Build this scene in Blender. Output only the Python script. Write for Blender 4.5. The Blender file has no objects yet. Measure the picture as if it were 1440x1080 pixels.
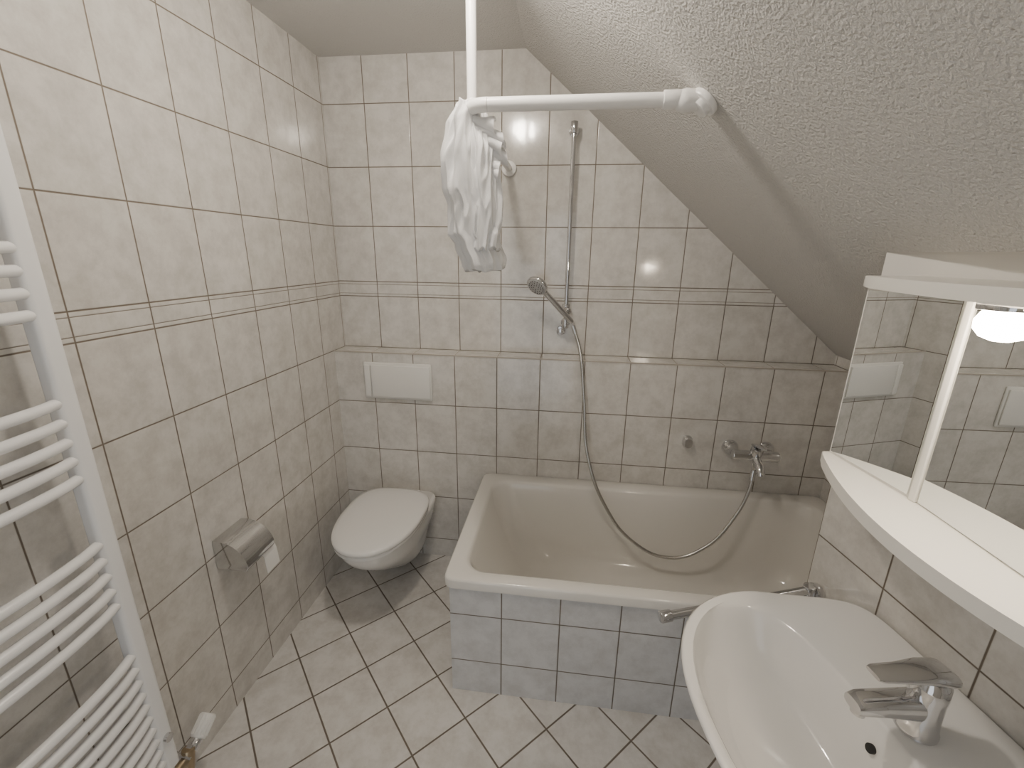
import bpy, bmesh, math, random
from mathutils import Vector, Matrix, noise
random.seed(3)
S = bpy.context.scene
COL = S.collection

# ------------------------------------------------------------ materials
def new_mat(name):
    m = bpy.data.materials.new(name); m.use_nodes = True
    return m, m.node_tree, m.node_tree.nodes['Principled BSDF']

def simple(name, col, rough=.4, metal=0., coat=0., bump=None, spec=None):
    m, nt, b = new_mat(name)
    b.inputs['Base Color'].default_value = (*col, 1)
    b.inputs['Roughness'].default_value = rough
    b.inputs['Metallic'].default_value = metal
    b.inputs['Coat Weight'].default_value = coat
    n = nt.nodes.new('ShaderNodeTexNoise'); n.inputs['Scale'].default_value = 6
    tc = nt.nodes.new('ShaderNodeTexCoord'); nt.links.new(tc.outputs['Object'], n.inputs['Vector'])
    mr = nt.nodes.new('ShaderNodeMapRange')
    mr.inputs['To Min'].default_value = max(0, rough-.02); mr.inputs['To Max'].default_value = rough+.03
    nt.links.new(n.outputs['Fac'], mr.inputs['Value']); nt.links.new(mr.outputs['Result'], b.inputs['Roughness'])
    if bump:
        n2 = nt.nodes.new('ShaderNodeTexNoise'); n2.inputs['Scale'].default_value = bump[0]; n2.inputs['Detail'].default_value = 2.5; n2.inputs['Roughness'].default_value = .55
        nt.links.new(tc.outputs['Object'], n2.inputs['Vector'])
        bp = nt.nodes.new('ShaderNodeBump'); bp.inputs['Strength'].default_value = bump[1]; bp.inputs['Distance'].default_value = bump[2]
        nt.links.new(n2.outputs['Fac'], bp.inputs['Height']); nt.links.new(bp.outputs['Normal'], b.inputs['Normal'])
    return m

TILE_A = (.555, .535, .50); TILE_B = (.69, .67, .635); GROUT = (.17, .14, .11)
def tile_mat(name, uvec, uoff, um, vvec=None, voff=0, vm=None, vlines=None, g=.0036, ca=TILE_A, cb=TILE_B, grout=GROUT, rough=.13):
    m, nt, b = new_mat(name); N = nt.nodes; L = nt.links
    tc = N.new('ShaderNodeTexCoord')
    def M(op, a, c=None):
        n = N.new('ShaderNodeMath'); n.operation = op
        for i, v in enumerate((a, c)):
            if v is None: continue
            if isinstance(v, (int, float)): n.inputs[i].default_value = v
            else: L.new(v, n.inputs[i])
        return n.outputs[0]
    def dot(vec):
        n = N.new('ShaderNodeVectorMath'); n.operation = 'DOT_PRODUCT'
        L.new(tc.outputs['Object'], n.inputs[0]); n.inputs[1].default_value = vec
        return n.outputs['Value']
    def griddist(u, off, mod):
        f = M('FRACT', M('ADD', M('DIVIDE', M('SUBTRACT', u, off), mod), .5))
        return M('MULTIPLY', M('ABSOLUTE', M('SUBTRACT', f, .5)), mod)
    d = None
    if uvec is not None:
        u = dot(uvec); d = griddist(u, uoff, um)
    if vvec is not None:
        v = dot(vvec)
        if vm:
            dv = griddist(v, voff, vm); d = dv if d is None else M('MINIMUM', d, dv)
        for l in (vlines or []):
            ex = 0
            if isinstance(l, tuple): l, ex = l
            dl = M('ABSOLUTE', M('SUBTRACT', v, l))
            if ex: dl = M('ADD', dl, ex)
            d = M('MINIMUM', d, dl)
    mr = N.new('ShaderNodeMapRange'); mr.interpolation_type = 'SMOOTHSTEP'
    L.new(d, mr.inputs['Value'])
    mr.inputs['From Min'].default_value = g/2-.0008; mr.inputs['From Max'].default_value = g/2+.0012
    mask = mr.outputs['Result']
    n1 = N.new('ShaderNodeTexNoise'); n1.inputs['Scale'].default_value = 13; n1.inputs['Detail'].default_value = 8; n1.inputs['Roughness'].default_value = .72
    L.new(tc.outputs['Object'], n1.inputs['Vector'])
    cr = N.new('ShaderNodeValToRGB'); cr.color_ramp.elements[0].position = .36; cr.color_ramp.elements[1].position = .60
    cr.color_ramp.elements[0].color = (*ca, 1); cr.color_ramp.elements[1].color = (*cb, 1)
    L.new(n1.outputs['Fac'], cr.inputs['Fac'])
    mx = N.new('ShaderNodeMix'); mx.data_type = 'RGBA'
    L.new(mask, mx.inputs['Factor']); mx.inputs['A'].default_value = (*grout, 1); L.new(cr.outputs['Color'], mx.inputs['B'])
    L.new(mx.outputs['Result'], b.inputs['Base Color'])
    r = N.new('ShaderNodeMapRange'); L.new(mask, r.inputs['Value']); r.inputs['To Min'].default_value = .8; r.inputs['To Max'].default_value = rough
    L.new(r.outputs['Result'], b.inputs['Roughness'])
    n2 = N.new('ShaderNodeTexNoise'); n2.inputs['Scale'].default_value = 30; n2.inputs['Detail'].default_value = 3
    L.new(tc.outputs['Object'], n2.inputs['Vector'])
    mr2 = N.new('ShaderNodeMapRange'); mr2.interpolation_type = 'SMOOTHSTEP'; L.new(d, mr2.inputs['Value'])
    mr2.inputs['From Min'].default_value = 0; mr2.inputs['From Max'].default_value = g/2+.002
    h = M('ADD', mr2.outputs['Result'], M('MULTIPLY', n2.outputs['Fac'], .16))
    bp = N.new('ShaderNodeBump'); bp.inputs['Strength'].default_value = .5; bp.inputs['Distance'].default_value = .0020
    L.new(h, bp.inputs['Height']); L.new(bp.outputs['Normal'], b.inputs['Normal']); L.new(bp.outputs['Normal'], b.inputs['Coat Normal'])
    L.new(M('MULTIPLY', mask, .7), b.inputs['Coat Weight']); b.inputs['Coat Roughness'].default_value = .07
    return m

UM = .2025
VL = [.12, .3725, .625, .8775, 1.13, 1.3825, (1.3955, .0009), (1.440, .0009), 1.453, 1.7055, 1.958, 2.2105]
k = .18; nn = math.hypot(1, k); T = Vector((k/nn, -1/nn, 0)); NRM = Vector((-1/nn, -k/nn, 0))
A = Vector((1.811, -.97, 0))
def W(s, d, z): return A + T*s + NRM*d + Vector((0, 0, z))

m_back = tile_mat('tile_back', (1, 0, 0), .19, UM, (0, 0, 1), vlines=VL)
m_left = tile_mat('tile_left', (0, 1, 0), -.015, UM, (0, 0, 1), vlines=VL)
m_led_top = tile_mat('tile_ledge_top', (1, 0, 0), .19, UM, (0, 1, 0), vlines=[-.1155])
m_sink = tile_mat('tile_sink', tuple(T), A.dot(T)+.0, UM, (0, 0, 1), vlines=VL)
m_apron = tile_mat('tile_apron', (1, 0, 0), .934, UM, (0, 0, 1), vlines=[.16, .365], ca=(.61,.61,.615), cb=(.73,.735,.745))
m_apron_s = tile_mat('tile_apron_side', (0, 1, 0), -.845, UM, (0, 0, 1), vlines=[.16, .365])
q = 1/math.sqrt(2); FX, FY = .965, -.814
m_floor = tile_mat('tile_floor', (q, q, 0), (FX+FY)*q, .2025, (q, -q, 0), (FX-FY)*q, .2025, g=.0055, ca=(.58,.56,.53), cb=(.71,.695,.67), grout=(.15,.125,.10), rough=.2)
m_plaster = simple('plaster_white', (.70, .685, .66), .9, bump=(150, .7, .006))
m_slope = simple('plaster_rough', (.64, .625, .60), .92, bump=(150, .9, .009))
m_paint = simple('paint_white', (.80, .78, .74), .6)
m_ceram = simple('ceramic_white', (.83, .82, .80), .06, coat=.4)
m_enamel = simple('enamel_tub', (.78, .76, .72), .08, coat=.4)
m_plastic = simple('plastic_white', (.78, .77, .74), .3)
m_lid = simple('lid_white', (.83, .82, .80), .12)
m_rad = simple('radiator_white', (.87, .87, .87), .25)
m_rod = simple('rod_white', (.87, .86, .84), .28)
m_chrome = simple('chrome', (.68, .68, .69), .05, 1.)
m_chrome_d = simple('chrome_dark_reflect', (.62, .62, .62), .10, 1.)  # darker reflections of the paper holder put into the base colour
m_hose = simple('hose_metal', (.52, .51, .49), .22, 1.)
m_brass = simple('brass', (.40, .32, .22), .35, 1.)
m_mirror = simple('mirror_glass', (.84, .86, .86), .01, 1.)
m_cab = simple('cabinet_white', (.85, .83, .78), .3)
m_dark = simple('dark_hole', (.02, .02, .02), .6)
m_paper = simple('paper', (.85, .84, .82), .9)
m_door = simple('door_white', (.75, .74, .72), .4)
m_trim = simple('trim_edge', (.46, .42, .37), .4)
for nd in m_mirror.node_tree.nodes:
    if nd.type == 'MAP_RANGE': nd.inputs['To Min'].default_value = .0; nd.inputs['To Max'].default_value = .01

def cloth_mat():
    m, nt, b = new_mat('curtain_cloth')
    b.inputs['Base Color'].default_value = (.89, .89, .89, 1); b.inputs['Roughness'].default_value = .65
    t = nt.nodes.new('ShaderNodeBsdfTranslucent'); t.inputs['Color'].default_value = (.88, .88, .88, 1)
    mx = nt.nodes.new('ShaderNodeMixShader'); mx.inputs[0].default_value = .25
    out = nt.nodes['Material Output']
    nt.links.new(b.outputs[0], mx.inputs[1]); nt.links.new(t.outputs[0], mx.inputs[2]); nt.links.new(mx.outputs[0], out.inputs[0])
    n = nt.nodes.new('ShaderNodeTexNoise'); n.inputs['Scale'].default_value = 60
    bp = nt.nodes.new('ShaderNodeBump'); bp.inputs['Distance'].default_value = .003; bp.inputs['Strength'].default_value = .3
    nt.links.new(n.outputs['Fac'], bp.inputs['Height']); nt.links.new(bp.outputs['Normal'], b.inputs['Normal'])
    return m
m_cloth = cloth_mat()
def emis(name, col, st):
    m, nt, b = new_mat(name)
    b.inputs['Emission Color'].default_value = (*col, 1); b.inputs['Emission Strength'].default_value = st
    b.inputs['Base Color'].default_value = (.8, .8, .8, 1)
    return m
m_lampC = emis('lamp_ceiling_glow', (1, .90, .77), 170)
m_lampM = emis('lamp_mirror_glow', (1, .85, .66), 75)

# ------------------------------------------------------------ mesh helpers
def finish(name, bm, mats, smooth=False, parent=None, angle=40):
    me = bpy.data.meshes.new(name)
    bmesh.ops.recalc_face_normals(bm, faces=bm.faces)
    bm.to_mesh(me); bm.free()
    for m in (mats if isinstance(mats, (list, tuple)) else [mats]): me.materials.append(m)
    o = bpy.data.objects.new(name, me); COL.objects.link(o)
    if smooth:
        for p in me.polygons: p.use_smooth = True
        try:
            me.set_sharp_from_angle(angle=math.radians(angle))
        except Exception: pass
    if parent: o.parent = parent
    return o
def empty(name):
    e = bpy.data.objects.new(name, None); COL.objects.link(e); e.empty_display_size = .05; return e
def prism(name, pts, vec, mat, parent=None, bevel=0):
    bm = bmesh.new()
    a = [bm.verts.new(p) for p in pts]; b = [bm.verts.new(Vector(p)+Vector(vec)) for p in pts]
    bm.faces.new(a); bm.faces.new(b[::-1]); n = len(a)
    for i in range(n): bm.faces.new((a[i], a[(i+1) % n], b[(i+1) % n], b[i]))
    if bevel: bmesh.ops.bevel(bm, geom=list(bm.edges), offset=bevel, segments=3, affect='EDGES', profile=.5)
    return finish(name, bm, mat, bool(bevel), parent)
def box(name, lo, hi, mat, parent=None, bevel=0):
    x0, y0, z0 = lo; x1, y1, z1 = hi
    return prism(name, [(x0, y0, z0), (x1, y0, z0), (x1, y1, z0), (x0, y1, z0)], (0, 0, z1-z0), mat, parent, bevel)
def wbox(name, s0, s1, d0, d1, z0, z1, mat, parent=None, bevel=0):
    return prism(name, [W(s0, d0, z0), W(s1, d0, z0), W(s1, d1, z0), W(s0, d1, z0)], (0, 0, z1-z0), mat, parent, bevel)
def loft(name, rings, mat, parent=None, cap0=True, cap1=True, smooth=True, angle=40):
    bm = bmesh.new(); R = [[bm.verts.new(p) for p in r] for r in rings]; n = len(R[0])
    for a, b in zip(R[:-1], R[1:]):
        for i in range(n): bm.faces.new((a[i], a[(i+1) % n], b[(i+1) % n], b[i]))
    if cap0: bm.faces.new(R[0][::-1])
    if cap1: bm.faces.new(R[-1])
    return finish(name, bm, mat, smooth, parent, angle)
def cyl(name, p0, p1, r, mat, parent=None, r1=None, n=32, bev=0):
    p0 = Vector(p0); p1 = Vector(p1); ax = (p1-p0); Ln = ax.length; ax.normalize()
    q_ = ax.to_track_quat('Z', 'Y'); r1 = r if r1 is None else r1
    prof = [(0, r), (Ln, r1)]
    if bev: prof = [(0, r-bev), (bev*.3, r-bev*.3), (bev, r), (Ln-bev, r1), (Ln-bev*.3, r1-bev*.3), (Ln, r1-bev)]
    rings = []
    for h, rr in prof:
        rings.append([p0 + q_ @ Vector((rr*math.cos(2*math.pi*i/n), rr*math.sin(2*math.pi*i/n), h)) for i in range(n)])
    return loft(name, rings, mat, parent, angle=35)
def revolve(name, p0, axis, prof, mat, parent=None, n=40):
    q_ = Vector(axis).normalized().to_track_quat('Z', 'Y'); p0 = Vector(p0)
    rings = [[p0 + q_ @ Vector((max(r, 1e-4)*math.cos(2*math.pi*i/n), max(r, 1e-4)*math.sin(2*math.pi*i/n), h)) for i in range(n)] for h, r in prof]
    return loft(name, rings, mat, parent, angle=50)
def tube(name, pts, r, mat, parent=None, smooth=True, seg=10, res=8):
    cu = bpy.data.curves.new(name+'_c', 'CURVE'); cu.dimensions = '3D'; cu.bevel_depth = r; cu.bevel_resolution = res; cu.use_fill_caps = True
    cu.resolution_u = seg
    sp = cu.splines.new('BEZIER' if smooth else 'POLY')
    if smooth:
        sp.bezier_points.add(len(pts)-1)
        for bp, p in zip(sp.bezier_points, pts):
            bp.co = p; bp.handle_left_type = bp.handle_right_type = 'AUTO'
    else:
        sp.points.add(len(pts)-1)
        for bp, p in zip(sp.points, pts): bp.co = (*p, 1)
    o = bpy.data.objects.new(name+'_t', cu); COL.objects.link(o)
    dg = bpy.context.evaluated_depsgraph_get()
    me = bpy.data.meshes.new_from_object(o.evaluated_get(dg)); me.name = name
    bpy.data.objects.remove(o)
    me.materials.clear(); me.materials.append(mat)
    for p in me.polygons: p.use_smooth = True
    ob = bpy.data.objects.new(name, me); COL.objects.link(ob)
    if parent: ob.parent = parent
    return ob
def rrect(x0, x1, y0, y1, r, n=8):
    out = []
    for cx, cy, a0 in ((x1-r, y1-r, 0), (x0+r, y1-r, 90), (x0+r, y0+r, 180), (x1-r, y0+r, 270)):
        for i in range(n+1):
            a = math.radians(a0 + 90*i/n); out.append((cx+r*math.cos(a), cy+r*math.sin(a)))
    return out

# ------------------------------------------------------------ room shell
ZC = 2.39; XS = .896; SL = .86; XR = 2.31; YF = -2.95; FZ = .015
def zs(x): return ZC - SL*(x-XS)
ZN = zs(A.x)
box('floor', (-.1, YF-.1, -.1), (2.7, .1, FZ), m_floor)
prism('wall_back', [(0, 0, 0), (XR, 0, 0), (XR, 0, zs(XR)), (XS, 0, ZC), (0, 0, ZC)], (0, .1, 0), m_back)
box('wall_left', (-.1, YF, 0), (0, .1, ZC), m_left)
box('wall_right', (XR, -.97, 0), (XR+.1, .1, zs(XR)), tile_mat('tile_right', (0, 1, 0), -.015, UM, (0, 0, 1), vlines=VL))
# wall behind the camera; unseen open doorway added to let in fill light
DX0, DX1, DZ = .30, 1.18, 2.0
prism('wall_front', [(0, YF, FZ), (DX0, YF, FZ), (DX0, YF, DZ), (DX1, YF, DZ), (DX1, YF, FZ), (2.6, YF, FZ), (2.6, YF, ZN), (A.x, YF, ZN), (XS, YF, ZC), (0, YF, ZC)], (0, -.1, 0), m_plaster)
box('ceiling', (-.1, YF-.1, ZC), (XS, .1, ZC+.1), m_plaster)
prism('ceiling_slope', [(XS, A.y, ZC), (2.6, A.y, zs(2.6)), (2.6, A.y, zs(2.6)+.15), (XS, A.y, ZC+.15)], (0, -A.y+.1, 0), m_slope)
prism('ceiling_slope_front', [(XS, YF-.1, ZC), (A.x, YF-.1, ZN), (A.x, YF-.1, ZN+.15), (XS, YF-.1, ZC+.15)], (0, A.y-YF+.1, 0), m_slope)
box('ceiling_niche', (A.x, YF-.1, ZN), (2.7, A.y, ZN+.1), m_paint)
fr = empty('added_doorway')
box('frame_l', (DX0-.07, YF, FZ), (DX0, YF+.02, DZ+.07), m_door, fr, .004); box('frame_r', (DX1, YF, FZ), (DX1+.07, YF+.02, DZ+.07), m_door, fr, .004)
box('frame_t', (DX0, YF, DZ), (DX1, YF+.02, DZ+.07), m_door, fr, .004)
# ledge (installation wall)
LD = -.117; LZ = 1.13
def ledge():
    bm = bmesh.new()
    x0, x1 = 0, XR
    v = [bm.verts.new(p) for p in [(x0, LD, 0), (x1, LD, 0), (x1, LD, LZ), (x0, LD, LZ), (x0, 0, LZ), (x1, 0, LZ), (x0, 0, 0), (x1, 0, 0)]]
    f1 = bm.faces.new((v[0], v[1], v[2], v[3])); f2 = bm.faces.new((v[3], v[2], v[5], v[4]))
    bm.faces.new((v[6], v[4], v[5], v[7])); bm.faces.new((v[0], v[3], v[4], v[6])); bm.faces.new((v[1], v[7], v[5], v[2])); bm.faces.new((v[0], v[6], v[7], v[1]))
    f2.material_index = 1
    return finish('wall_ledge', bm, [m_back, m_led_top])
ledge()
box('trim_ledge', (0, LD-.002, LZ-.005), (XR, LD+.003, LZ+.001), m_trim)
# sink wall (boxed-out partition, turned towards the room)
P1 = W(2.1, 0, 0)
def sinkwall():
    bm = bmesh.new()
    pts = [(A.x, A.y), (P1.x, P1.y), (2.7, P1.y), (2.7, A.y)]
    L_ = [[bm.verts.new((x, y, z)) for x, y in pts] for z in (0, 1.5, ZN)]
    bm.faces.new(L_[0]); bm.faces.new(L_[2][::-1])
    for j in (0, 1):
        for i in range(4):
            f = bm.faces.new((L_[j][i], L_[j][(i+1) % 4], L_[j+1][(i+1) % 4], L_[j+1][i])); f.material_index = j
    return finish('wall_sink', bm, [m_sink, m_paint])
sinkwall()

# ------------------------------------------------------------ bathtub
tb = empty('bathtub')
X0, X1, Y0, Y1 = .735, XR-.002, -.885, LD-.002
ZT = .535
def TR(l, r, f, b, z, rad): return [(x, y, z) for x, y in rrect(X0+l, X1-r, Y0+f, Y1-b, rad, 10)]
rings = [TR(.012, .0, .012, 0, ZT-.04, .03), TR(0, 0, 0, 0, ZT-.036, .035), TR(0, 0, 0, 0, ZT-.008, .035), TR(.003, .002, .003, .002, ZT-.002, .035), TR(.008, .006, .008, .006, ZT, .035),
         TR(.052, .055, .050, .058, ZT-.003, .075), TR(.060, .062, .058, .066, ZT-.007, .08), TR(.067, .068, .064, .073, ZT-.02, .085), TR(.08, .072, .07, .08, ZT-.07, .095),
         TR(.13, .085, .085, .095, ZT-.19, .12), TR(.19, .10, .10, .11, ZT-.30, .13), TR(.225, .115, .115, .125, ZT-.35, .14), TR(.255, .14, .14, .15, ZT-.38, .15), TR(.30, .18, .18, .19, ZT-.395, .14), TR(.45, .35, .26, .27, ZT-.402, .09)]
loft('basin', rings, m_enamel, tb, cap0=False, cap1=True, angle=60)
box('apron_front', (.75, -.855, FZ), (X1, -.837, ZT-.03), m_apron, tb)
box('apron_side', (.75, -.837, FZ), (.768, Y1, ZT-.03), m_apron_s, tb)
revolve('drain', (2.0, -.5, ZT-.402), (0, 0, 1), [(0, .035), (.004, .035), (.006, .028), (.003, .02), (.003, 0)], m_chrome, tb)

# ------------------------------------------------------------ toilet (wall hung)
to = empty('wall_hung_toilet')
TX = .315
def egg(w, yf, yb, z, n=48, pb=3.2, frac=.42):
    yc = yb + (yf-yb)*frac; out = []
    for i in range(n):
        a = 2*math.pi*i/n; c, s_ = math.cos(a), math.sin(a)
        if s_ <= 0: e = 2/2.15; x = w*math.copysign(abs(c)**e, c); y = yc - (yc-yf)*abs(s_)**e
        else: e = 2/pb; x = w*math.copysign(abs(c)**e, c); y = yc + (yb-yc)*abs(s_)**e
        out.append((TX+x, y, z))
    return out
YB = LD-.001
loft('bowl', [egg(.07, -.27, YB, .085, pb=6), egg(.10, -.34, YB, .10, pb=6), egg(.118, -.42, YB, .15, pb=6), egg(.13, -.50, YB, .21, pb=7), egg(.15, -.58, YB, .27, pb=8), egg(.168, -.645, YB, .33, pb=9), egg(.176, -.675, YB, .375, pb=9), egg(.176, -.68, YB, .395, pb=9), egg(.168, -.67, YB, .40, pb=9)], m_ceram, to, angle=60)
loft('seat', [egg(.178, -.685, -.19, .402), egg(.184, -.693, -.185, .406), egg(.184, -.693, -.185, .416), egg(.180, -.688, -.188, .420)], m_lid, to, angle=60)
loft('lid', [egg(.180, -.688, -.185, .421), egg(.187, -.698, -.178, .425), egg(.188, -.700, -.176, .436), egg(.183, -.694, -.180, .444), egg(.165, -.67, -.20, .449), egg(.11, -.58, -.26, .453), egg(.04, -.47, -.34, .454)], m_lid, to, angle=60)
for sx in (-.075, .075):
    cyl('hinge', (TX+sx-.02, -.168, .418), (TX+sx+.02, -.168, .418), .014, m_lid, to, bev=.003)
fp = empty('flush_plate')
box('plate', (.146, LD-.012, .90), (.484, LD, 1.082), m_plastic, fp, .005)
box('flap', (.186, LD-.021, .912), (.478, LD-.012, 1.070), m_plastic, fp, .003)
box('side_button', (.152, LD-.021, .912), (.181, LD-.012, 1.070), m_plastic, fp, .003)

# ------------------------------------------------------------ toilet paper holder
ph = empty('toilet_paper_holder')
def arcp(r): return [(.022+r*math.sin(math.radians(a)), .588+ r*math.cos(math.radians(a))) for a in range(0, 96, 8)]
prof = [(.0, .682)] + arcp(.094) + [(.105, .575), (0, .575)]
prism('cover', [(x, -.993, z) for x, z in prof], (0, .136, 0), m_chrome_d, ph, .003)
prism('paper_sheet', [(.100, -.905, .58), (.106, -.905, .56), (.110, -.905, .50), (.108, -.905, .50), (.104, -.905, .56), (.098, -.905, .58)], (0, .065, 0), m_paper, ph)
cyl('roll', (.058, -.975, .605), (.058, -.875, .605), .044, m_paper, ph)

# ------------------------------------------------------------ towel radiator
ra = empty('towel_radiator')
RX = .075; RY0, RY1 = -1.342, -1.89
for nm, y in (('post_a', RY0), ('post_b', RY1)):
    ring = rrect(RX-.018, RX+.020, y-.021, y+.021, .012, 6)
    loft(nm, [[(x, yy, .22) for x, yy in ring], [(x, yy, 1.93) for x, yy in ring]], m_rad, ra)
zt = [1.90, 1.86, 1.815, 1.77]
zt += [1.59-.042*i for i in range(4)] + [1.283-.0428*i for i in range(5)] + [.945-.042*i for i in range(5)] + [.622-.0405*i for i in range(10)]
for i, z in enumerate(zt):
    pts = [(RX+.006, RY0-.012, z), (RX+.022, RY0-.07, z), (RX+.034, (RY0+RY1)/2, z), (RX+.022, RY1+.06, z), (RX+.006, RY1, z)]
    tube('tube_%d' % i, pts, .0115, m_rad, ra, res=4, seg=6)
for z in (1.69, .4):
    for y in (RY0-.0, RY1+.0): cyl('bracket', (0, y, z), (RX, y, z), .010, m_rad, ra)
cyl('vent_cap', (RX+.015, RY0, .33), (RX+.03, RY0, .33), .011, m_chrome, ra)
va = empty('radiator_valve')
VY = -1.285; VZ = .03
cyl('pipe', (.0, VY, .13+VZ), (RX, VY, .13+VZ), .011, m_chrome, va)
cyl('body', (RX, VY-.012, .10+VZ), (RX, VY+.004, .165+VZ), .017, m_brass, va, bev=.003)
cyl('body_nut', (RX, VY-.014, .145+VZ), (RX, VY+.016, .155+VZ), .016, m_chrome, va, n=6)
cyl('union', (RX, RY0, .125+VZ), (RX, RY0, .23), .013, m_chrome, va)
cyl('elbow', (RX, RY0, .14+VZ), (RX, VY, .14+VZ), .013, m_brass, va)
cyl('collar', (RX, VY+.010, .147+VZ), (RX, VY+.036, .160+VZ), .018, m_chrome, va, bev=.002)
k0 = Vector((RX, VY+.036, .160+VZ)); kd = Vector((.0, .052, .032))
cyl('knob', k0, k0+kd, .0215, m_plastic, va, bev=.004)
qk = kd.normalized().to_track_quat('Z', 'Y')
for i in range(16):
    a = 2*math.pi*i/16; o = qk @ Vector((math.cos(a)*.0215, math.sin(a)*.0215, 0))
    cyl('rib', k0+kd*.12+o, k0+kd*.92+o, .0022, m_plastic, va, n=8)

# ------------------------------------------------------------ curtain rod & curtain
cr = empty('shower_curtain_rod')
RZ = 1.945; CX = .832; RYR = -.86; R = .0165
xe = XS + (ZC-RZ)/SL
tube('rod', [(xe-.02, RYR, RZ), (CX+.06, RYR, RZ)], R, m_rod, cr, smooth=False)
arc = [(CX+.06-.06*math.sin(math.radians(a)), RYR+.06-.06*math.cos(math.radians(a)), RZ) for a in range(0, 91, 10)]
tube('corner', arc, R+.0005, m_rod, cr, smooth=False)
tube('arm', [(CX, RYR+.06, RZ), (CX, -.01, RZ)], R-.002, m_rod, cr, smooth=False)
cyl('wall_flange', (CX, 0, RZ), (CX, -.02, RZ), .032, m_rod, cr, bev=.004)
cyl('sleeve', (xe-.10, RYR, RZ), (xe-.055, RYR, RZ), .0205, m_rod, cr, bev=.002)
sn = Vector((-SL, 0, -1)).normalized()
hp = Vector((xe, RYR, RZ))
cyl('slope_flange', hp, hp+sn*.016, .036, m_rod, cr, bev=.004)
cyl('slope_cup', hp+sn*.014, hp+sn*.03, .026, m_rod, cr, bev=.004)
revolve('ball', hp+Vector((-.05, 0, -.003)), (1, 0, 0), [(-.02, .017), (-.01, .023), (0, .026), (.015, .024), (.03, .022)], m_rod, cr)
cyl('hanger', (CX, -.765, RZ), (CX, -.765, ZC), .0135, m_rod, cr)
cyl('tee', (CX, -.79, RZ), (CX, -.74, RZ), .019, m_rod, cr, bev=.002)
cyl('tee_up', (CX, -.765, RZ), (CX, -.765, RZ+.04), .0165, m_rod, cr, bev=.002)
cyl('ceiling_flange', (CX, -.765, ZC-.015), (CX, -.765, ZC), .034, m_rod, cr, bev=.004)

cu = empty('shower_curtain')
def lerp(tab, t):
    for (a, va_), (b, vb) in zip(tab[:-1], tab[1:]):
        if a <= t <= b:
            f = (t-a)/(b-a); f = f*f*(3-2*f)
            return tuple(x+(y-x)*f for x, y in zip(va_, vb))
    return tab[-1][1]
def cloth_body(name, tab, ztop, zbot, folds, amp, seed, nz=110, nt=260):
    rings = []
    for j in range(nz+1):
        t = j/nz; cx, cy, rx, ry = lerp(tab, t); z = ztop+(zbot-ztop)*t
        ring = []
        for i in range(nt):
            a = 2*math.pi*i/nt
            w1 = noise.noise(Vector((math.cos(a)*1.3+seed, math.sin(a)*1.3, t*2.4)))
            w2 = noise.noise(Vector((math.cos(a)*2.6+seed+7, math.sin(a)*2.6, t*5.0)))
            rg = 1-abs(noise.noise(Vector((math.cos(a)*3.0+seed+3+t*1.5, math.sin(a)*3.0-t*2, t*3.0))))*2.8
            f = 1 + amp*.4*math.sin(folds*a + 5*w1 + 3*t) + amp*.9*w1 + amp*.4*w2 + amp*.6*rg
            dz = .012*w2 + .008*w1*math.sin(3*a+seed)
            ring.append((cx+rx*f*math.cos(a), cy+ry*f*math.sin(a), z+dz))
        rings.append(ring)
    return loft(name, rings, m_cloth, cu, angle=180)
cy0 = -.80
cloth_body('gathered_cloth', [(0, (CX, cy0, .034, .04)), (.10, (CX-.008, cy0, .052, .05)), (.3, (CX-.012, cy0, .064, .06)), (.48, (CX-.006, cy0, .066, .06)), (.6, (CX+.002, cy0, .058, .055)), (.75, (CX+.002, cy0, .060, .052)), (.83, (CX+.018, cy0, .054, .048)), (.96, (CX+.036, cy0, .051, .045)), (1, (CX+.038, cy0, .047, .036))], RZ+.016, 1.545, 7, .22, 1.3)
cloth_body('tucked_layer', [(0, (CX+.01, cy0-.01, .03, .03)), (.3, (CX+.035, cy0-.02, .040, .035)), (.7, (CX+.045, cy0-.02, .040, .035)), (1, (CX+.045, cy0-.02, .034, .03))], RZ, 1.60, 5, .26, 4.1)
def ruffle(name, oz, oy, sc, ph0):
    bm = bmesh.new(); nu, nv = 200, 30; g = []
    for j in range(nv+1):
        v = j/nv; row = []
        for i in range(nu+1):
            u = i/nu; ph_ = u*2*math.pi*7+ph0
            w = .004+.014*v
            base = Vector((CX+.02+.085*sc*v**.8*(.55+.45*math.sin(math.pi*min(1, u*1.15))), cy0-.045+oy+.03*u, RZ+oz-.015-.15*u*sc-.025*v))
            off = Vector((.5*w*math.cos(ph_*.5+1), w*1.1*math.cos(ph_), w*math.sin(ph_)*.8))
            nz_ = noise.noise_vector(Vector((u*5, v*2, 2+ph0)))*.012*v
            row.append(bm.verts.new(base+off+nz_))
        g.append(row)
    for j in range(nv):
        for i in range(nu): bm.faces.new((g[j][i], g[j][i+1], g[j+1][i+1], g[j+1][i]))
    return finish(name, bm, m_cloth, True, cu, 180)
ruffle('frill', 0, 0, 1, 0); ruffle('frill_inner', -.004, .022, .85, 2.1)

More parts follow.
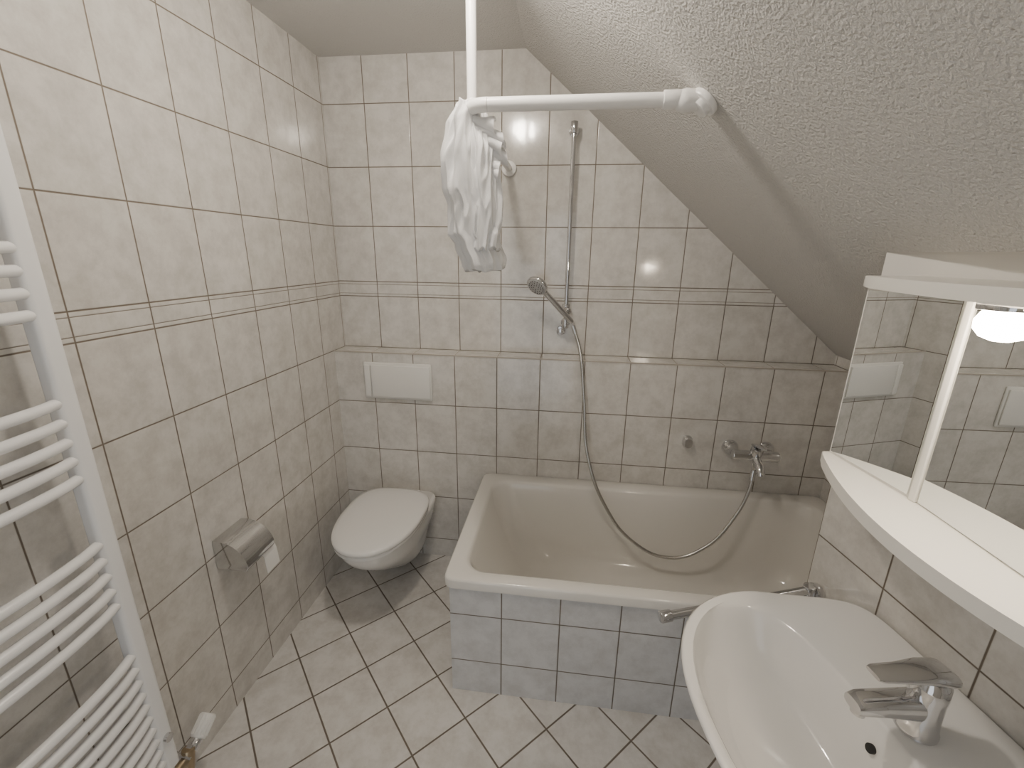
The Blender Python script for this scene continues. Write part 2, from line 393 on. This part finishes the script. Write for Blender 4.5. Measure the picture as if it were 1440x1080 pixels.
# ------------------------------------------------------------ shower rail + hand shower + hose
sr = empty('shower_rail')
HX = 1.105; HY = -.055
tube('rail', [(HX, HY, 2.11), (HX, HY, 1.275)], .0095, m_chrome, sr, smooth=False)
for z in (2.085, 1.285):
    cyl('mount', (HX, 0, z), (HX, HY-.012, z), .014, m_chrome, sr, bev=.003)
    cyl('mount_cap', (HX, HY, z-.02), (HX, HY, z+.025), .0155, m_chrome, sr, bev=.003)
    cyl('mount_base', (HX, 0, z), (HX, -.008, z), .022, m_chrome, sr, bev=.002)
cyl('slider', (HX, HY, 1.33), (HX, HY, 1.375), .018, m_chrome, sr, bev=.003)
cyl('slider_arm', (HX, HY, 1.352), (HX+.012, HY-.035, 1.345), .015, m_chrome, sr, bev=.003)
cyl('outlet_rosette', (1.085, 0, 1.245), (1.085, -.012, 1.245), .022, m_chrome, sr, bev=.003)
cyl('outlet_stub', (1.085, -.012, 1.245), (1.085, -.03, 1.245), .012, m_chrome, sr, bev=.002)
hs = empty('hand_shower')
hb = Vector((1.135, -.10, 1.300)); ht = Vector((1.005, -.155, 1.440)); hd = (ht-hb).normalized()
rg = []
q_ = hd.to_track_quat('Z', 'Y'); Lh = (ht-hb).length
for t, r in ((0, .010), (.05, .0125), (.3, .0135), (.7, .0125), (.95, .013), (1.05, .016)):
    rg.append([hb+q_ @ Vector((r*math.cos(2*math.pi*i/24), r*math.sin(2*math.pi*i/24), t*Lh)) for i in range(24)])
loft('handle', rg, m_chrome, hs)
nr = Vector((-.25, -.55, -.6)); nr = (nr - hd*nr.dot(hd)).normalized()
hc = ht + hd*.035
revolve('head', hc, nr, [(-.018, .006), (-.016, .022), (-.008, .040), (.002, .048), (.010, .049), (.014, .046)], m_chrome, hs)
revolve('spray_face', hc+nr*.0142, nr, [(0, .043), (.002, .041), (.003, .02), (.003, 0)], simple('spray_grey', (.45, .45, .45), .35), hs)
qh = nr.to_track_quat('Z', 'Y')
for rr, cnt in ((.012, 6), (.022, 12), (.033, 18)):
    for i in range(cnt):
        a = 2*math.pi*i/cnt; c = hc+nr*.0165+qh @ Vector((rr*math.cos(a), rr*math.sin(a), 0))
        cyl('nozzle', c, c+nr*.003, .0016, m_dark, hs, n=8)
ho = [(1.140, -.103, 1.285), (1.175, -.122, 1.18), (1.205, -.16, .965), (1.235, -.21, .708), (1.324, -.26, .487), (1.462, -.29, .325), (1.622, -.31, .272), (1.774, -.30, .335), (1.89, -.26, .467), (1.948, -.23, .60), (1.958, -.215, .69)]
hz = empty('shower_hose')
tube('hose', ho, .0075, m_hose, hz, seg=24)
cyl('nut_top', ho[0], (1.152, -.108, 1.25), .0105, m_chrome, hz)
cyl('nut_bottom', (1.958, -.215, .69), (1.954, -.222, .645), .0105, m_chrome, hz)

# ------------------------------------------------------------ bath mixer
bf = empty('bath_mixer_faucet'); BZ = .752
for x in (1.88, 2.035):
    revolve('rosette', (x, LD, BZ), (0, -1, 0), [(0, .036), (.006, .036), (.016, .030), (.03, .019), (.045, .017), (.075, .017)], m_chrome, bf)
cyl('body', (1.862, LD-.085, BZ), (2.055, LD-.085, BZ), .023, m_chrome, bf, bev=.005)
cyl('cartridge', (1.958, LD-.085, BZ), (1.958, LD-.10, BZ+.045), .025, m_chrome, bf, bev=.005)
prism('lever', [(1.940, LD-.07, BZ+.043), (1.976, LD-.07, BZ+.043), (1.970, LD-.20, BZ+.072), (1.946, LD-.20, BZ+.072)], (0, 0, .010), m_chrome, bf, .003)
tube('spout', [(1.958, LD-.085, BZ), (1.958, LD-.12, BZ-.012), (1.958, LD-.16, BZ-.035), (1.958, LD-.17, BZ-.055)], .017, m_chrome, bf)
cyl('shower_outlet', (1.958, LD-.095, BZ-.01), (1.958, LD-.098, BZ-.055), .012, m_chrome, bf)
sv = empty('wall_valve_cap')
loft('cap', [[(1.69+x*s_, LD-dd, .768+z*s_) for x, z in rrect(-.022, .022, -.03, .03, .02, 6)] for s_, dd in ((1, 0), (1, .008), (.9, .014), (.75, .02), (.7, .032))], m_chrome, sv)

# ------------------------------------------------------------ wash basin
SC = .450; SZ = .815
def sink_out(off, z, n=72, shrink_back=0):
    out = []
    for i in range(n):
        a = 2*math.pi*i/n; c, s_ = math.cos(a), math.sin(a)
        if s_ >= 0:
            e = 2/2.25; w = (.325-off)*math.copysign(abs(c)**e, c); d = .25+(.27-off)*abs(s_)**e
        else:
            e = 2/9; w = (.325-off)*math.copysign(abs(c)**e, c); d = .25-(.248-shrink_back)*abs(s_)**e
            w *= 1-.14*((.25-d)/.25)
        out.append(W(SC+w, d, z))
    return out
def sink_in(ws, df, db, z, n=72, dc=.315):
    out = []
    for i in range(n):
        a = 2*math.pi*i/n; c, s_ = math.cos(a), math.sin(a)
        if s_ >= 0: e = 2/2.3; w = ws*math.copysign(abs(c)**e, c); d = dc+df*abs(s_)**e
        else: e = 2/2.6; w = ws*math.copysign(abs(c)**e, c); d = dc-db*abs(s_)**e
        out.append(W(SC+w, d, z))
    return out
sk = empty('wash_basin')
loft('basin', [sink_in(.07, .05, .10, SZ-.21, dc=.2), sink_in(.12, .09, .15, SZ-.19, dc=.22), sink_in(.20, .15, .2, SZ-.13, dc=.25), sink_out(.05, SZ-.07, shrink_back=0), sink_out(.02, SZ-.035), sink_out(.004, SZ-.012), sink_out(0, SZ-.004), sink_out(.004, SZ, shrink_back=.002), sink_out(.010, SZ+.001, shrink_back=.006), sink_out(.022, SZ-.001, shrink_back=.015),
     sink_in(.286, .182, .120, SZ-.004), sink_in(.280, .177, .115, SZ-.010), sink_in(.270, .169, .108, SZ-.03), sink_in(.247, .150, .098, SZ-.07), sink_in(.20, .12, .085, SZ-.11, dc=.305), sink_in(.13, .08, .06, SZ-.135, dc=.29), sink_in(.05, .035, .035, SZ-.145, dc=.28), sink_in(.025, .022, .022, SZ-.147, dc=.28)], m_ceram, sk, angle=80)
dp = W(SC, .28, SZ-.148)
revolve('drain_ring', dp, (0, 0, 1), [(0, .03), (.004, .03), (.006, .026), (.002, .021), (-.0, .02)], m_chrome, sk)
revolve('drain_plug', dp+Vector((0, 0, .001)), (0, 0, 1), [(0, .017), (.006, .017), (.009, .013), (.0095, 0)], m_chrome, sk)
ov = W(SC, .2165, SZ-.052)
ovn = (NRM*1+Vector((0, 0, .35))).normalized()
revolve('overflow', ov, ovn, [(-.006, .008), (.002, .008), (.0025, 0)], m_dark, sk)
cyl('trap_pipe', W(SC, .25, SZ-.21), W(SC, .25, SZ-.32), .016, m_chrome, sk)
cyl('trap_cup', W(SC, .25, SZ-.40), W(SC, .25, SZ-.32), .03, m_chrome, sk, bev=.004)
cyl('trap_out', W(SC, .25, SZ-.34), W(SC, .002, SZ-.34), .016, m_chrome, sk)
# basin faucet
wf = empty('basin_mixer_faucet')
FD = .150; FS = .452
B = lambda ds, d, z: W(FS+ds, FD+d, SZ+z)
revolve('base', B(0, 0, -.002), (0, 0, 1), [(0, .031), (.006, .031), (.010, .029), (.03, .0275), (.075, .0265), (.082, .0275), (.105, .0265), (.113, .021), (.115, 0)], m_chrome, wf)
def sect(d, z, w, h, n=24):
    return [B(w*math.copysign(abs(math.cos(2*math.pi*i/n))**.7, math.cos(2*math.pi*i/n)), d, z+h*math.copysign(abs(math.sin(2*math.pi*i/n))**.7, math.sin(2*math.pi*i/n))) for i in range(n)]
loft('spout', [sect(.0, .05, .023, .024), sect(.04, .054, .021, .021), sect(.08, .058, .020, .017), sect(.115, .060, .0195, .014), sect(.128, .059, .017, .010)], m_chrome, wf, angle=50)
cyl('aerator', B(0, .112, .052), B(0, .114, .038), .011, m_chrome, wf)
loft('lever', [sect(-.032, .110, .018, .010), sect(-.015, .118, .024, .014), sect(.02, .123, .023, .011), sect(.06, .122, .019, .007), sect(.10, .123, .017, .005), sect(.108, .123, .014, .0035)], m_chrome, wf, angle=50)
cyl('pull_rod', B(0, -.038, 0), B(0, -.038, .05), .003, m_chrome, wf); cyl('pull_knob', B(0, -.038, .045), B(0, -.038, .062), .006, m_chrome, wf, bev=.002)

# swivel towel rail
tr = empty('towel_rail')
cyl('wall_disc', W(.045, 0, .726), W(.045, .02, .726), .026, m_chrome, tr, bev=.004)
cyl('pivot', W(.045, .03, .70), W(.045, .03, .75), .015, m_chrome, tr, bev=.003)
e1 = Vector((1.405, -1.165, .716))
for z, p1 in ((.735, e1+Vector((0, .012, .013))), (.709, e1+Vector((.06, -.045, -.011)))):
    p0 = W(.045, .03, z)
    cyl('arm', p0, p1, .011, m_chrome, tr); cyl('arm_end', p1, p1+(p1-p0).normalized()*.03, .0145, m_chrome, tr, bev=.003)

# ------------------------------------------------------------ mirror cabinet
mc = empty('mirror_cabinet')
CZ0, CZ1 = 1.17, 1.535; S0, S1 = .106, .874; CD = .12
wbox('body', S0+.002, S1-.002, .001, CD-.012, CZ0, CZ1-.0, m_cab, mc, .002)
def mirror_door(nm, a, b, da=0., db=0., ins=.003):
    def pr(n_, a_, b_, f0, f1, z0, z1, mt):
        la = da+(db-da)*(a_-a)/(b-a); lb = da+(db-da)*(b_-a)/(b-a)
        prism(n_, [W(a_, CD+la+f0, z0), W(b_, CD+lb+f0, z0), W(b_, CD+lb+f1, z0), W(a_, CD+la+f1, z0)], (0, 0, z1-z0), mt, mc)
    pr(nm+'_panel', a, b, -.012, -.003, CZ0, CZ1, m_cab)
    pr(nm+'_glass', a+ins, b-ins, -.004, 0, CZ0+ins, CZ1-ins, m_mirror)
mirror_door('door_left', S0, .305, ins=.006)
mirror_door('door_mid', .318, .662, .0, .054)
mirror_door('door_right', .675, S1, .054, .0)
wbox('divider', .305, .318, CD-.012, CD+.004, CZ0, CZ1, m_cab, mc, .002)
wbox('divider_r', .662, .675, CD-.012, CD+.058, CZ0, CZ1, m_cab, mc, .002)
def arcshape(nm, s0, s1, dend, dmid, z0, z1, back=.001):
    c = (s0+s1)/2; hw = (s1-s0)/2
    pts = [W(s0, back, z0)] + [W(c+hw*u, dend+(dmid-dend)*(math.cos(u*math.pi/2)**.9 if abs(u) < 1 else 0), z0) for u in [i/20-1 for i in range(41)]] + [W(s1, back, z0)]
    return prism(nm, pts, (0, 0, z1-z0), m_cab, mc, .003)
arcshape('shelf', S0-.006, S1+.006, .130, .256, CZ0-.025, CZ0)
arcshape('canopy', S0-.004, S1+.004, .126, .235, CZ1, CZ1+.022)
for s_ in (.421, .575):
    cyl('lamp_collar', W(s_, .19, CZ1-.010), W(s_, .19, CZ1), .033, m_chrome, mc, bev=.002)
    revolve('bulb', W(s_, .19, CZ1-.010), (0, 0, -1), [(0, .020), (.003, .026), (.014, .031), (.026, .030), (.036, .022), (.041, .01), (.042, 0)], m_lampM, mc)

# ------------------------------------------------------------ ceiling lamp
cl = empty('ceiling_lamp')
LX, LY = .785, -1.04
cyl('base', (LX, LY, ZC), (LX, LY, ZC-.012), .075, m_rod, cl)
revolve('diffuser', (LX, LY, ZC-.012), (0, 0, -1), [(0, .055), (.01, .064), (.03, .068), (.055, .062), (.075, .042), (.085, .02), (.087, 0)], m_lampC, cl)

# ------------------------------------------------------------ world + camera
w = bpy.data.worlds.new('world'); S.world = w; w.use_nodes = True
w.node_tree.nodes['Background'].inputs[0].default_value = (.92, .96, 1, 1); w.node_tree.nodes['Background'].inputs[1].default_value = 1.3
cam = bpy.data.cameras.new('camera'); cam.lens = 36*620/1440; cam.sensor_width = 36; cam.clip_start = .02
co = bpy.data.objects.new('camera', cam); COL.objects.link(co)
yv = Vector((.1259, .2794, -.9519)).normalized(); zv = Vector((.0122, .9590, .2831)); zv = (zv-yv*zv.dot(yv)).normalized(); xv = yv.cross(zv)
Rm = Matrix(((xv.x, xv.y, xv.z), (yv.x, yv.y, yv.z), (zv.x, zv.y, zv.z)))
M4 = Rm.to_4x4(); M4.translation = Vector((1.113, -2.09, 1.59)); co.matrix_world = M4
S.camera = co
